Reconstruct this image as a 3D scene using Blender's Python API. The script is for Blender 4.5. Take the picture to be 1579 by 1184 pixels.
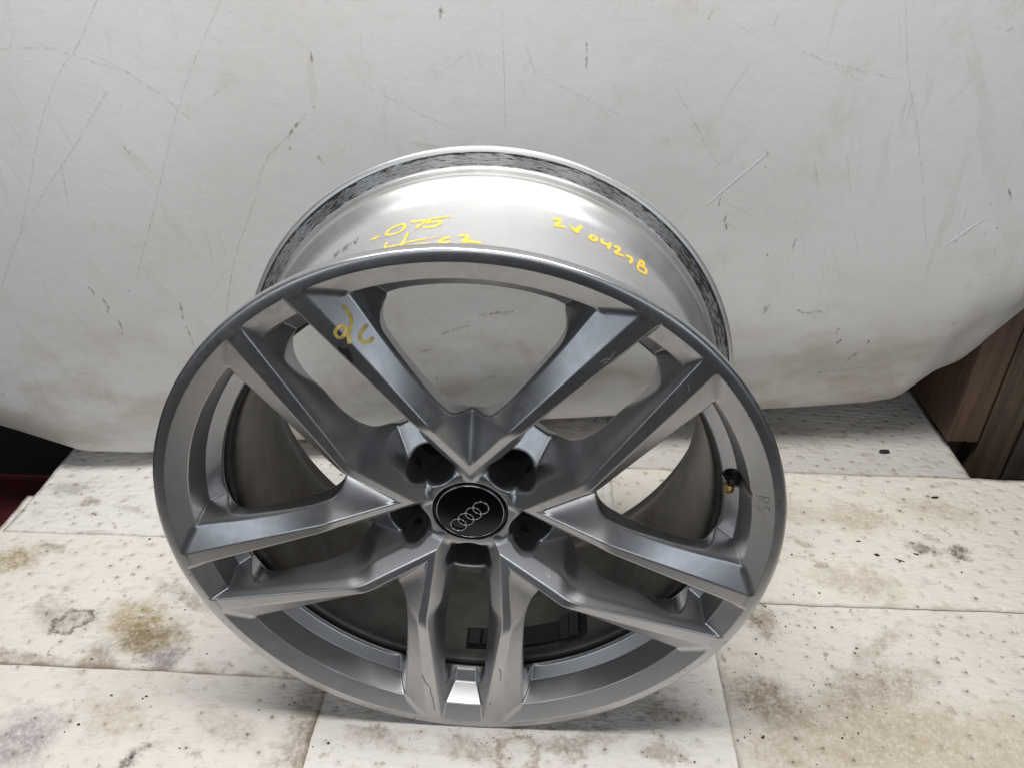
import bpy, bmesh, math, random
import numpy as np
from mathutils import Vector, Matrix, noise
random.seed(7); rng = np.random.default_rng(7)
for o in list(bpy.data.objects): bpy.data.objects.remove(o)
S = bpy.context.scene; COL = S.collection

# ------------------------------------------------------------------ camera
cam = bpy.data.cameras.new('camera'); camo = bpy.data.objects.new('camera', cam); COL.objects.link(camo)
cam.sensor_width = 36; cam.lens = 1207.4/1579*36; cam.clip_start = .01; cam.clip_end = 50
camo.matrix_world = Matrix(((.99858, -.02889, .04467, .0637), (.0532, .54232, -.83849, -.4757), (0, .83967, .54309, .7243), (0, 0, 0, 1)))
S.camera = camo
# ------------------------------------------------------------------ light
W = bpy.data.worlds.new('World'); S.world = W; W.use_nodes = True
W.node_tree.nodes['Background'].inputs[0].default_value = (.80, .88, 1.0, 1)
W.node_tree.nodes['Background'].inputs[1].default_value = .022
def area(name, loc, target, sx, sy, power, color):
    l = bpy.data.lights.new(name, 'AREA'); l.shape = 'RECTANGLE'; l.size = sx; l.size_y = sy; l.energy = power; l.color = color
    o = bpy.data.objects.new(name, l); COL.objects.link(o); o.location = loc
    o.rotation_euler = (Vector(target)-Vector(loc)).to_track_quat('-Z', 'Y').to_euler(); return o
area('ceiling_tube_lamp', (.0, -.03, 1.52), (.0, -.0, 0), 1.2, .30, 23.5, (1, .98, .95))
area('front_ceiling_lamp', (-.05, -2.25, 1.88), (.0, .1, .26), 1.5, .26, 13, (.98, .99, 1))
for sx in (-1, 1): area('added_side_light', (sx*1.75, -2.7, .75), (.0, 0, .3), 1.1, 1.2, 8.5, (.82, .90, 1))  # added soft lights left and right for cool reflections in the spoke facets
S.view_settings.view_transform = 'Standard'; S.view_settings.look = 'None'; S.view_settings.exposure = 0; S.view_settings.gamma = 1
S.render.engine = 'CYCLES'
S.cycles.max_bounces = 7; S.cycles.diffuse_bounces = 4; S.cycles.glossy_bounces = 4; S.cycles.transparent_max_bounces = 6; S.cycles.caustics_reflective = False

# ------------------------------------------------------------------ helpers
def tag(o, label=None, cat=None, group=None, kind=None):
    for k, v in (('label', label), ('category', cat), ('group', group), ('kind', kind)):
        if v: o[k] = v
    return o
def obj(name, verts, faces, mat, parent=None, smooth=True, normals=None, mats=None, midx=None):
    me = bpy.data.meshes.new(name)
    if isinstance(verts, np.ndarray) and isinstance(faces, np.ndarray):
        n = len(faces); k = faces.shape[1]
        me.vertices.add(len(verts)); me.vertices.foreach_set('co', verts.astype(np.float32).ravel())
        me.loops.add(n*k); me.loops.foreach_set('vertex_index', faces.astype(np.int32).ravel())
        me.polygons.add(n); me.polygons.foreach_set('loop_start', np.arange(0, n*k, k, dtype=np.int32))
        me.update(calc_edges=True); me.validate()
    else:
        me.from_pydata([tuple(v) for v in verts], [], [tuple(f) for f in faces]); me.update()
    for m in (mats or [mat]): me.materials.append(m)
    if midx is not None: me.polygons.foreach_set('material_index', np.asarray(midx, np.int32))
    if smooth: me.polygons.foreach_set('use_smooth', np.ones(len(me.polygons), bool))
    if normals is not None: me.normals_split_custom_set_from_vertices([tuple(n) for n in normals])
    o = bpy.data.objects.new(name, me); COL.objects.link(o)
    if parent: o.parent = parent
    return o
def empty(name, loc=(0, 0, 0)):
    o = bpy.data.objects.new(name, None); COL.objects.link(o); o.location = loc; o.empty_display_size = .05; return o
def boxmesh(x0, x1, y0, y1, z0, z1):
    v = [(x, y, z) for z in (z0, z1) for y in (y0, y1) for x in (x0, x1)]
    return v, [(0, 2, 3, 1), (4, 5, 7, 6), (0, 1, 5, 4), (2, 6, 7, 3), (0, 4, 6, 2), (1, 3, 7, 5)]
def bevel(o, w, seg=2):
    m = o.modifiers.new('b', 'BEVEL'); m.width = w; m.segments = seg; m.limit_method = 'ANGLE'; return o

class NT:
    """tiny node-graph builder"""
    def __init__(s, name):
        s.m = bpy.data.materials.new(name); s.m.use_nodes = True; s.t = s.m.node_tree; s.N = s.t.nodes; s.L = s.t.links
        s.b = s.N['Principled BSDF']
        s.co = s.N.new('ShaderNodeTexCoord').outputs['Object']
    def put(s, sock, v):
        if v is None: return
        if isinstance(v, bpy.types.NodeSocket): s.L.new(v, sock)
        else:
            if hasattr(sock.default_value, '__len__') and len(sock.default_value) == 4 and len(v) == 3: v = (*v, 1)
            sock.default_value = v
    def math(s, op, a, b=None, c=None, clamp=False):
        n = s.N.new('ShaderNodeMath'); n.operation = op; n.use_clamp = clamp
        for i, v in enumerate((a, b, c)): s.put(n.inputs[i], v)
        return n.outputs[0]
    def vmath(s, op, a, b=None):
        n = s.N.new('ShaderNodeVectorMath'); n.operation = op; s.put(n.inputs[0], a); s.put(n.inputs[1], b)
        return n.outputs['Value' if op in ('LENGTH', 'DISTANCE', 'DOT_PRODUCT') else 'Vector']
    def map(s, v=None, scale=(1, 1, 1), loc=(0, 0, 0), rot=(0, 0, 0)):
        n = s.N.new('ShaderNodeMapping'); s.put(n.inputs[0], v or s.co); n.inputs['Location'].default_value = loc
        n.inputs['Rotation'].default_value = rot; n.inputs['Scale'].default_value = scale; return n.outputs[0]
    def noise(s, scale, detail=4, rough=.55, v=None, dist=0, out='Fac'):
        n = s.N.new('ShaderNodeTexNoise'); s.put(n.inputs['Vector'], v or s.co); n.inputs['Scale'].default_value = scale
        n.inputs['Detail'].default_value = detail; n.inputs['Roughness'].default_value = rough; n.inputs['Distortion'].default_value = dist
        return n.outputs[out]
    def voro(s, scale, v=None, out='Distance', feat='F1', rand=1):
        n = s.N.new('ShaderNodeTexVoronoi'); n.feature = feat; s.put(n.inputs['Vector'], v or s.co); n.inputs['Scale'].default_value = scale
        n.inputs['Randomness'].default_value = rand; return n.outputs[out]
    def ramp(s, f, lo, hi, a=0., b=1.):
        n = s.N.new('ShaderNodeMapRange'); n.interpolation_type = 'SMOOTHSTEP'; s.put(n.inputs[0], f)
        for i, v in enumerate((lo, hi, a, b)): n.inputs[i+1].default_value = v
        return n.outputs[0]
    def mix(s, f, a, b, mode='MIX'):
        n = s.N.new('ShaderNodeMix'); n.data_type = 'RGBA'; n.blend_type = mode
        s.put(n.inputs[0], f); s.put(n.inputs[6], a); s.put(n.inputs[7], b); return n.outputs[2]
    def sep(s, v=None):
        n = s.N.new('ShaderNodeSeparateXYZ'); s.put(n.inputs[0], v or s.co); return n.outputs
    def comb(s, x=0., y=0., z=0.):
        n = s.N.new('ShaderNodeCombineXYZ')
        for i, v in enumerate((x, y, z)): s.put(n.inputs[i], v)
        return n.outputs[0]
    def bump(s, h, strength, dist, normal=None):
        n = s.N.new('ShaderNodeBump'); s.put(n.inputs['Height'], h); n.inputs['Strength'].default_value = strength; n.inputs['Distance'].default_value = dist
        s.put(n.inputs['Normal'], normal); return n.outputs[0]
    def out(s, color=None, rough=None, metal=None, normal=None, **kw):
        s.put(s.b.inputs['Base Color'], color); s.put(s.b.inputs['Roughness'], rough); s.put(s.b.inputs['Metallic'], metal); s.put(s.b.inputs['Normal'], normal)
        for k, v in kw.items(): s.put(s.b.inputs[k.replace('_', ' ')], v)
        return s.m

# ------------------------------------------------------------------ materials
RC = .26
def mat_paint():
    n = NT('silver_wheel_paint')
    flake = n.noise(1600, 1, .5); dust = n.noise(9, 3, .6); fine = n.noise(160, 2, .6)
    c = n.mix(n.ramp(flake, .3, .7), (.47, .475, .49), (.53, .535, .55))
    d = n.math('MULTIPLY', n.ramp(dust, .35, .75), n.ramp(fine, .2, .8))
    c = n.mix(n.math('MULTIPLY', d, .38), c, (.30, .265, .22))
    r = n.ramp(n.math('ADD', n.math('MULTIPLY', dust, .6), n.math('MULTIPLY', fine, .4)), .25, .75, .32, .40)
    geo = n.N.new('ShaderNodeNewGeometry').outputs['Pointiness']
    wear = n.math('MULTIPLY', n.ramp(n.math('ADD', geo, n.math('MULTIPLY', n.math('SUBTRACT', fine, .5), .05)), .525, .60), .5)
    c = n.mix(wear, c, (.66, .64, .61))
    metal = n.ramp(d, .0, 1., .98, .82)
    return n.out(c, r, metal, None, Coat_Weight=.12, Coat_Roughness=.22)
def mat_barrel():
    n = NT('bare_silver_barrel')
    xyz = n.sep(); f = n.noise(1500, 1); big = n.noise(14, 4)
    # turned-ring streaks run round the axle: noise stretched along the circumference
    zc = n.math('SUBTRACT', xyz[2], RC); rad = n.vmath('LENGTH', n.comb(xyz[0], 0., zc))
    ring = n.noise(700, 3, .6, n.comb(rad, xyz[1], 0.))
    c = n.mix(n.ramp(f, .3, .7), (.64, .645, .65), (.73, .735, .74))
    c = n.mix(n.math('MULTIPLY', n.ramp(ring, .52, .75), .22), c, (.30, .28, .26))
    # scuffs along the circumference
    ang = n.math('ARCTAN2', zc, xyz[0])
    sc = n.ramp(n.noise(1, 5, .65, n.comb(n.math('MULTIPLY', ang, 7.), n.math('MULTIPLY', xyz[1], 170.), 0.)), .66, .72)
    c = n.mix(n.math('MULTIPLY', sc, .35), c, (.20, .17, .14))
    # old tyre rubber on the rear bead seat and flange
    y = xyz[1]
    seat = n.math('MULTIPLY', n.ramp(rad, .2425, .2445), n.ramp(rad, .2562, .2550)); back = n.ramp(y, .2270, .2290)
    g1 = n.noise(1, 5, .75, n.comb(n.math('MULTIPLY', ang, 24.), n.math('MULTIPLY', rad, 900.), n.math('MULTIPLY', y, 300.)))
    g2 = n.noise(2.6, 3, .6, n.comb(ang, 0., 0.))
    prof = n.math('ADD', n.ramp(rad, .2525, .2548, 0., .16), n.ramp(rad, .2470, .2435, 0., .06))
    gr = n.math('MULTIPLY', n.math('MULTIPLY', seat, back), n.ramp(n.math('ADD', n.math('ADD', g1, n.math('ADD', prof, n.math('MULTIPLY', n.math('ABSOLUTE', n.math('COSINE', ang)), .11))), n.math('MULTIPLY', n.math('SUBTRACT', g2, .5), .35)), .575, .655))
    film = n.math('MULTIPLY', n.math('MULTIPLY', seat, back), n.ramp(n.math('ADD', g2, n.math('MULTIPLY', n.math('SUBTRACT', g1, .5), .8)), .35, .62, .35, .85))
    c = n.mix(film, c, (.16, .165, .17)); c = n.mix(gr, c, (.012, .012, .012))
    fade = n.math('MULTIPLY', n.math('MULTIPLY', n.ramp(y, .205, .212), n.ramp(y, .2285, .224)), n.ramp(ring, .35, .6))
    c = n.mix(n.math('MULTIPLY', fade, .30), c, (.30, .27, .22))
    ro = n.math('ADD', n.ramp(big, .3, .7, .36, .46), n.math('MULTIPLY', gr, .45))
    return n.out(c, ro, n.math('SUBTRACT', .85, n.math('MULTIPLY', gr, .85), clamp=True), n.bump(n.math('ADD', ring, n.math('MULTIPLY', gr, 2.)), .10, .0006))
def mat_inner():
    n = NT('brake_dusted_inner_barrel'); a = n.noise(30, 5, .6); b = n.noise(260, 3)
    c = n.mix(n.ramp(a, .3, .7), (.078, .072, .066), (.13, .122, .112)); c = n.mix(n.math('MULTIPLY', n.ramp(b, .66, .74), .5), c, (.18, .16, .14))
    return n.out(c, .44, .65, n.bump(b, .15, .0006))
def simple(name, col, rough, metal=0., nz=0., scale=60, **kw):
    n = NT(name); f = n.noise(scale, 4)
    c = n.mix(n.ramp(f, .3, .7), tuple(x*(1-nz) for x in col), tuple(min(1, x*(1+nz)) for x in col))
    return n.out(c, rough, metal, n.bump(f, .08, .0005) if nz > .1 else None, **kw)
M_paint, M_barrel, M_inner = mat_paint(), mat_barrel(), mat_inner()
M_cap = simple('gloss_black_cap', (.004, .004, .005), .20, 0, .05, Specular_IOR_Level=.28)
M_chrome = simple('chrome', (.72, .73, .75), .13, 1., .02)
M_brass = simple('brass', (.46, .31, .13), .35, 1., .2, 300)
M_rubber = simple('black_rubber', (.012, .012, .012), .65, 0, .3, 200)
M_weight = simple('dark_balance_weight', (.035, .037, .04), .5, .5, .35, 250)
M_pocket = simple('shade_dark_bore', (.022, .023, .026), .5, .3, .2)  # near-black colour carries the shade deep inside the bolt holes
def mat_yellow():
    n = NT('yellow_paint_marker'); f = n.noise(140, 3)
    return n.out(n.mix(n.ramp(f, .35, .7), (.90, .62, .085), (.80, .53, .065)), .45)
M_yellow = mat_yellow()
M_yellow2 = simple('dried_yellow_marker', (.60, .47, .13), .5, .1, .25, 160)
M_stamp = simple('black_stamp_ink', (.06, .058, .055), .6, 0, .3, 400)
M_crumb = simple('black_crumbs', (.018, .015, .013), .8, 0, .4, 300)

# ------------------------------------------------------------------ alloy wheel (front face grown from a signed field)
SPIN = math.radians(-2.725)
c36, s36 = math.cos(math.radians(36)), math.sin(math.radians(36))
def smax(a, b, k):
    h = np.maximum(k-np.abs(a-b), 0)/k; return np.maximum(a, b)+h*h*k*.25
def smin(a, b, k): return -smax(-a, -b, k)
def relu(x, k): return smax(x, 0*x, k)
def fold(th):
    t = np.mod(th, 2*math.pi/5); return np.minimum(t, 2*math.pi/5-t)      # 0 at the bolt axis, 36 deg at the V axis
XT = np.arange(0, .2801, .00025)
def table(xs, ys, sig=.006):
    y = np.interp(XT, xs, ys); k = np.exp(-.5*(np.arange(-80, 81)*.00025/sig)**2); k /= k.sum()
    return np.convolve(np.pad(y, 80, mode='edge'), k, mode='valid')
TAB_M = table([.085, .12, .15, .18, .222, .25], [1.45, .98, .72, .53, .40, .37], .009)
TAB_W = table([.09, .105, .12, .15, .19, .222], [.10, .066, .0580, .0572, .0588, .0612])
TAB_M1 = table([.099, .113], [.85, 1.7], .003); TAB_W1 = table([.096, .114, .145], [.0125, .0062, .0042], .003)
TAB_VW = table([.09, .105, .122, .145, .17, .19, .205], [.0560, .0556, .0546, .0553, .0565, .0578, .0590])
TAB_VO = table([.09, .12, .145, .17, .195, .215], [.0122, .0128, .0158, .0188, .0205, .0195], .008)
TAB_ZB = None
def lk(t, x): return np.interp(x, XT, t)
def front(r, f):
    u, v = r*np.cos(f), r*np.sin(f); w = u*c36+v*s36
    T = smin(-.0197+.39*(w-.0611), 0*w, .0022)
    vb = smin(.0359+.1166*(u-.0494), .0425-.0471*(u-.106), .0010)
    vs = smin(.0285+.0964*(u-.0392), .0349-.0958*(u-.1056), .0014)
    eb, es = v-vb, vs-v
    m = lk(TAB_M, u)
    vwall = lk(TAB_W, u)
    gb = m*relu(eb, .0010)+3.5*relu(v-vwall, .004)
    m1 = lk(TAB_M1, u); w1 = lk(TAB_W1, u)
    gs = m1*relu(es, .0010)+(3.1-m1)*relu(es-w1, .0025)
    A = T-gb-gs
    A = smax(A, -.0212-.27*(w-.0611)-6*relu(.0012-eb, .001)-.9*relu(u-.100, .006), .009)
    fl = -.0415-.55*relu(u-.072, .004)-6*relu(u-.104, .004)
    A = smax(A, fl, .005)
    hub = -.0345-1.2*relu(r-.042, .004)
    A = smax(A, hub, .006)
    rim = np.interp(r, [.19, .2155, .2285, .2344, .2506, .2525], [-.12, -.0383, -.0306, -.0086, -.0002, 0.])
    A = smax(A, rim, .0030)
    return np.minimum(A, .0003)
ZB = ([.03, .088, .100, .112, .13, .15, .19, .205, .216, .23, .26], [-.074, -.074, -.060, -.043, -.031, -.0255, -.0225, -.027, -.042, -.052, -.052])
ZB2 = ([.03, .088, .098, .106, .112, .122, .15, .19, .205, .216, .23, .26], [-.074, -.070, -.056, -.042, -.0365, -.031, -.0245, -.0220, -.027, -.042, -.052, -.052])
TAB_ZB, TAB_ZB2 = table(*ZB, .005), table(*ZB2, .004)
def field(r, th, z, valve=False):
    f = fold(th); u, v = r*np.cos(f), r*np.sin(f); w = u*c36+v*s36
    H = front(r, f)
    t = np.clip((v-.024)/.016, 0, 1); t = t*t*(3-2*t); zb = lk(TAB_ZB, r)*(1-t)+lk(TAB_ZB2, r)*t
    F = smax((z-H)*.8, zb-z, .0012)
    # openings (negative inside)
    vw = lk(TAB_VW, u)
    big = smax(smax(vw-v, .1115-w, .007), r-.2165, .022)
    vo = lk(TAB_VO, u)
    slot = smax(smax(v-vo, .0965-u, .008), r-.2170, .012)
    F = smax(F, -np.minimum(big, slot), .0014)
    # bolt pockets, through bores, cap seat
    q = np.hypot((u-.0572)*1.06, v)
    pk = q-(.0188+.10*(z+.05))
    F = smax(F, -pk, .0026)
    F = smax(F, -smax(r-.0333, -.046-z, .001), .0008)
    if valve:
        a = math.radians(72+36-5.5)   # local angle of the valve inside the window, measured in the sector grid
        x, y = r*np.cos(th), r*np.sin(th)
        d = np.hypot(x-.2262*math.cos(VA), y-.2262*math.sin(VA))-.0088
        F = smax(F, -d, .0015)
    return F
VA = math.radians(36-2.4)
NTH = 288; DTH = 2*math.pi/5/NTH; DR = .0011; DZ = .0011
RG = np.arange(.0316, .2562, DR); ZG = np.arange(-.0775, .0031, DZ); TG = np.arange(NTH)*DTH
def surface_nets(valve):
    R, T, Z = np.meshgrid(RG, TG, ZG, indexing='ij')
    F = np.empty(R.shape, np.float32)
    f2 = None
    for j in range(0, NTH, 48):
        s = slice(j, j+48); F[:, s] = field(R[:, s], T[:, s], Z[:, s], valve)
    nr, nt, nz = F.shape
    Fp = np.concatenate([F, F[:, :1]], 1)
    ins = Fp < 0
    cells = np.zeros((nr-1, nt, nz-1), np.uint8); acc = np.zeros((nr-1, nt, nz-1, 3), np.float32); cnt = np.zeros((nr-1, nt, nz-1), np.float32)
    def corner(i, j, k): return slice(i, nr-1+i), slice(j, nt+j), slice(k, nz-1+k)
    for d in range(3):
        for a in (0, 1):
            for b in (0, 1):
                o0 = [0, 0, 0]; oth = [q for q in range(3) if q != d]; o0[oth[0]] = a; o0[oth[1]] = b
                o1 = list(o0); o1[d] = 1
                A, B = Fp[corner(*o0)], Fp[corner(*o1)]
                cr = (A < 0) != (B < 0)
                t = np.where(cr, A/np.where(cr, A-B, 1), 0)
                for q in range(3): acc[..., q] += np.where(cr, t if q == d else o0[q], 0)
                cnt += cr
    act = cnt > 0
    idx = np.full(act.shape, -1, np.int64); idx[act] = np.arange(act.sum())
    pos = acc[act]/cnt[act][:, None]; I = np.argwhere(act)
    r = RG[0]+(I[:, 0]+pos[:, 0])*DR; th = (I[:, 1]+pos[:, 1])*DTH; z = ZG[0]+(I[:, 2]+pos[:, 2])*DZ
    n = int(act.sum()); faces = []
    # quads for each crossing edge; indices < n: this sector, +n: next sector, -n: previous
    def cid(i, j, k):
        jj = j % nt; off = np.where(j < 0, -n, 0)
        return idx[i, jj, k], off
    sgn = F < 0
    # edges along r
    e = np.argwhere(sgn[:-1, :, 1:-1] != sgn[1:, :, 1:-1]); i, j, k = e[:, 0], e[:, 1], e[:, 2]+1
    quad(faces, [(i, j-1, k-1), (i, j, k-1), (i, j, k), (i, j-1, k)], cid, sgn[i, j, k])
    # edges along theta
    sp = np.concatenate([sgn, sgn[:, :1]], 1)
    e = np.argwhere(sp[1:-1, :-1, 1:-1] != sp[1:-1, 1:, 1:-1]); i, j, k = e[:, 0]+1, e[:, 1], e[:, 2]+1
    quad(faces, [(i-1, j, k-1), (i-1, j, k), (i, j, k), (i, j, k-1)], cid, sp[i, j, k])
    # edges along z
    e = np.argwhere(sgn[1:-1, :, :-1] != sgn[1:-1, :, 1:]); i, j, k = e[:, 0]+1, e[:, 1], e[:, 2]
    quad(faces, [(i-1, j-1, k), (i, j-1, k), (i, j, k), (i-1, j, k)], cid, sgn[i, j, k])
    faces = np.concatenate(faces)
    # Newton refinement and exact normals
    x, y = r*np.cos(th), r*np.sin(th); P = np.stack([x, y, z], 1)
    def ev(P): return field(np.hypot(P[:, 0], P[:, 1]), np.arctan2(P[:, 1], P[:, 0]), P[:, 2], valve)
    def grad(P, h):
        return np.stack([(ev(P+np.eye(3)[q]*h)-ev(P-np.eye(3)[q]*h))/(2*h) for q in range(3)], 1)
    for it in range(2):
        g = grad(P, .0002); st = ev(P)[:, None]*g/((g*g).sum(1)[:, None]+1e-3)
        l = np.linalg.norm(st, axis=1)[:, None]; P = P-st*np.minimum(1, .0006/np.maximum(l, 1e-9))
    g = grad(P, .00045); N = g/np.maximum(np.linalg.norm(g, axis=1), 1e-9)[:, None]
    return P, N, faces, n
def quad(out, cs, cid, inside):
    q = []
    for (i, j, k) in cs:
        a, off = cid(i, j, k); q.append(np.where(a >= 0, a+off, -10**9))
    q = np.stack(q, 1); ok = (q > -10**8).all(1); q = q[ok]; s = inside[ok]
    q[~s] = q[~s][:, ::-1]; out.append(q)
secs = {}
Pg, Ng, Fg, n1 = surface_nets(False)
Pv, Nv, Fv, n2 = surface_nets(True)
VSEC = 1   # which of the five copies holds the valve (sector k starts at bolt angle 270+72k)
V, NN, base = [], [], []
for k in range(5):
    P, N = (Pv, Nv) if k == VSEC else (Pg, Ng)
    a = math.radians(270+72*k)+SPIN; ca, sa = math.cos(a), math.sin(a)
    Rm = np.array([[ca, -sa, 0], [sa, ca, 0], [0, 0, 1]])
    base.append(sum(len(q) for q in V)); V.append(P@Rm.T); NN.append(N@Rm.T)
cellmap_ok = None
FF = []
for k in range(5):
    F, n = (Fv, n2) if k == VSEC else (Fg, n1)
    pk = (k-1) % 5; npv = n2 if pk == VSEC else n1
    G = F.copy(); neg = G < 0
    # negative ids point into the previous sector (same cell numbering unless the valve changed it)
    if (k == VSEC) != (pk == VSEC):
        from_ids = (G+n)[neg]; src = (Pv if k == VSEC else Pg); dst = (Pv if pk == VSEC else Pg)
        uq = np.unique(from_ids); near = np.where(np.mod(np.arctan2(dst[:, 1], dst[:, 0]), 2*math.pi) > 2*math.pi/5-.02)[0]
        m = {}
        for q in uq:
            d = ((dst[near]-src[q])**2).sum(1); m[q] = near[d.argmin()]
        G[neg] = np.array([m[q] for q in from_ids])+base[pk]
    else: G[neg] = (G+n)[neg]+base[pk]
    G[~neg] += base[k]; FF.append(G)
V, NN, FF = np.concatenate(V), np.concatenate(NN), np.concatenate(FF)
cen = V[FF].mean(1); rr = np.hypot(cen[:, 0], cen[:, 1]); an = np.mod(np.arctan2(cen[:, 1], cen[:, 0])-SPIN-math.radians(270), 2*math.pi)
keep = (rr < .2525) & (rr > .0325) & ~((rr > .222) & (cen[:, 2] < -.046))
fo = fold(an); uu, vv = rr*np.cos(fo), rr*np.sin(fo)
is_rim = (rr > .2350) | ((rr > .2115) & ((vv > .0622) | ((vv < .0195))))
is_hub = (rr < .0500) | ((np.hypot(uu-.0575, vv) < .0185) & (cen[:, 2] < -.037))
half = np.floor(an/math.radians(36)).astype(int) % 10
def world(P): return np.stack([P[:, 0], -P[:, 2], P[:, 1]+RC], 1)
def nworld(N): return np.stack([N[:, 0], -N[:, 2], N[:, 1]], 1)
# snap the outer border onto r = .2525
bd = np.hypot(V[:, 0], V[:, 1]); sel = bd > .2525-.00055
edge_faces = FF[keep]; used = np.zeros(len(V), bool); used[edge_faces.ravel()] = True
snap = sel & used; V[snap, :2] *= (.2525/bd[snap])[:, None]
fr = snap & (V[:, 2] > -.004); V[fr, 2] = .0003; NN[fr] = (0, 0, 1)
wheel = empty('alloy_wheel')
tag(wheel, 'silver five twin-spoke alloy wheel rim without tyre standing upright on the white pads', 'wheel rim')
def sub(mask):
    f = FF[mask]; ids, inv = np.unique(f.ravel(), return_inverse=True)
    return world(V[ids]), inv.reshape(f.shape), nworld(NN[ids])
v_, f_, n_ = sub(keep & is_hub & ~is_rim); hub = obj('hub', v_, f_, M_paint, wheel, normals=n_)
for h in range(10):
    v_, f_, n_ = sub(keep & ~is_hub & ~is_rim & (half == h)); obj('spoke', v_, f_, M_paint, wheel, normals=n_)
v_, f_, n_ = sub(keep & is_rim); obj('rim_collar', v_, f_, M_paint, wheel, normals=n_)

# dark counterbored bolt holes
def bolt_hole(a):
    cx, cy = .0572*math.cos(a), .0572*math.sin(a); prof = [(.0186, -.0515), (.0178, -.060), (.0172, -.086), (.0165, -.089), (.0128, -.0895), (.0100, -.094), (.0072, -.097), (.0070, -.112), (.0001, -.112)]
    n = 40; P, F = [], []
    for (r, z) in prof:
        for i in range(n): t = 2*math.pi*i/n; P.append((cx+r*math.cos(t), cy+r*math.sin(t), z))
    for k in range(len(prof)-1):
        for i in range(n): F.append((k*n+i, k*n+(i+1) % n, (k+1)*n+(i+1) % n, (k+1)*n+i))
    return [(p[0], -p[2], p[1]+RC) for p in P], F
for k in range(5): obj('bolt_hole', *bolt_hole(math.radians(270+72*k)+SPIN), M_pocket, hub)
# lathed lip and barrel -------------------------------------------------
def lathe(prof, seg=320, close=False, jitter=None):
    prof = np.array(prof); n = len(prof); a = np.arange(seg)/seg*2*math.pi
    r = prof[:, 0][None]*np.ones((seg, 1)); z = prof[:, 1][None]*np.ones((seg, 1))
    if jitter is not None: r = r+jitter(a[:, None], r, z)
    P = np.stack([r*np.cos(a)[:, None], r*np.sin(a)[:, None], z], 2).reshape(-1, 3)
    F = []
    for i in range(n-1 if not close else n):
        j = (i+1) % n; s = np.arange(seg); t = (s+1) % seg
        F.append(np.stack([s*n+i, t*n+i, t*n+j, s*n+j], 1))
    return world(P), np.concatenate(F)[:, ::-1]
def dense(pts, it=2):
    p = np.array(pts, float)
    for _ in range(it):
        q = [p[0]]
        for a, b in zip(p[:-1], p[1:]): q += [.75*a+.25*b, .25*a+.75*b]
        q.append(p[-1]); p = np.array(q)
    return p
lip_prof = np.concatenate([[(.2525, .0003)], dense([(.2555, .0003), (.2578, .0001), (.2597, -.0008), (.2604, -.0030), (.2603, -.0075), (.2596, -.0110), (.2560, -.0128), (.2480, -.0138), (.2432, -.0150), (.2424, -.0190), (.2424, -.034)], 2)])
v_, f_ = lathe(lip_prof, 360, jitter=lambda a, r, z: .00012*np.sin(a*37+r*900)*np.sin(a*11)*(r > .259))
obj('rim_lip', v_, f_, M_paint, wheel)
outer = np.concatenate([[(.2424, -.034)], dense([(.2424, -.036), (.2432, -.040), (.2405, -.046), (.232, -.052), (.219, -.060), (.2142, -.070), (.2140, -.12), (.2165, -.16), (.2215, -.188), (.2262, -.1985), (.2372, -.2072), (.2402, -.2115), (.2388, -.2150), (.2405, -.2185), (.2418, -.2285), (.2430, -.2298), (.2540, -.2306), (.2566, -.2312), (.2592, -.2322), (.2602, -.2338), (.2600, -.2362), (.2575, -.2372), (.2400, -.2368), (.2362, -.2345), (.2345, -.2290), (.2335, -.2230), (.228, -.206), (.219, -.195), (.2125, -.165), (.2092, -.12), (.2090, -.060), (.2125, -.046), (.2200, -.0455)], 2)])
v_, f_ = lathe(outer, 320)
npf = len(outer)-1; iz = outer[:-1]; half_i = int(np.argmin(np.abs(outer[:, 1]+.2372)))
mid = np.repeat(np.arange(npf), 320) > half_i+4
obj('barrel', v_, f_, None, wheel, mats=[M_barrel, M_inner], midx=mid.astype(int))

# centre cap ------------------------------------------------------------
ZC = -.0347
def wl(P): P = np.asarray(P, float); return [(p[0], -p[2], p[1]+RC) for p in P]
cap_prof = [(.0001, ZC+.0016), (.012, ZC+.0014), (.022, ZC+.0008), (.0290, ZC+.0001)]
v_, f_ = lathe(dense(cap_prof, 1), 96); cap = obj('centre_cap', v_, f_, M_cap, wheel)
v_, f_ = lathe(dense([(.0288, ZC-.0004), (.0291, ZC+.0005), (.0296, ZC+.0006), (.0301, ZC-.0004), (.0302, ZC-.0020)], 2), 128); obj('bezel', v_, f_, M_chrome, cap)
v_, f_ = lathe([(.0300, ZC-.0012), (.0327, ZC-.0010), (.0331, ZC-.004), (.0331, ZC-.010)], 96); obj('outer_rim', v_, f_, M_cap, cap)
ea = math.radians(46); R0 = .0069
for q in range(4):
    s = (q-1.5)*.0096; cx, cy = -.0004+s*math.cos(ea), -.0032+s*math.sin(ea)
    P, F = [], []; n1_, n2_ = 56, 8
    for i in range(n1_):
        a = i/n1_*2*math.pi
        for j in range(n2_):
            b = j/n2_*2*math.pi; rr_ = R0+.00055*math.cos(b)
            P.append((cx+rr_*math.cos(a), cy+rr_*math.sin(a), ZC+.0018+.0007*math.sin(b)+.00012*q))
            F.append((i*n2_+j, ((i+1) % n1_)*n2_+j, ((i+1) % n1_)*n2_+(j+1) % n2_, i*n2_+(j+1) % n2_))
    obj('emblem_ring', wl(P), F, M_chrome, cap)

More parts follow.
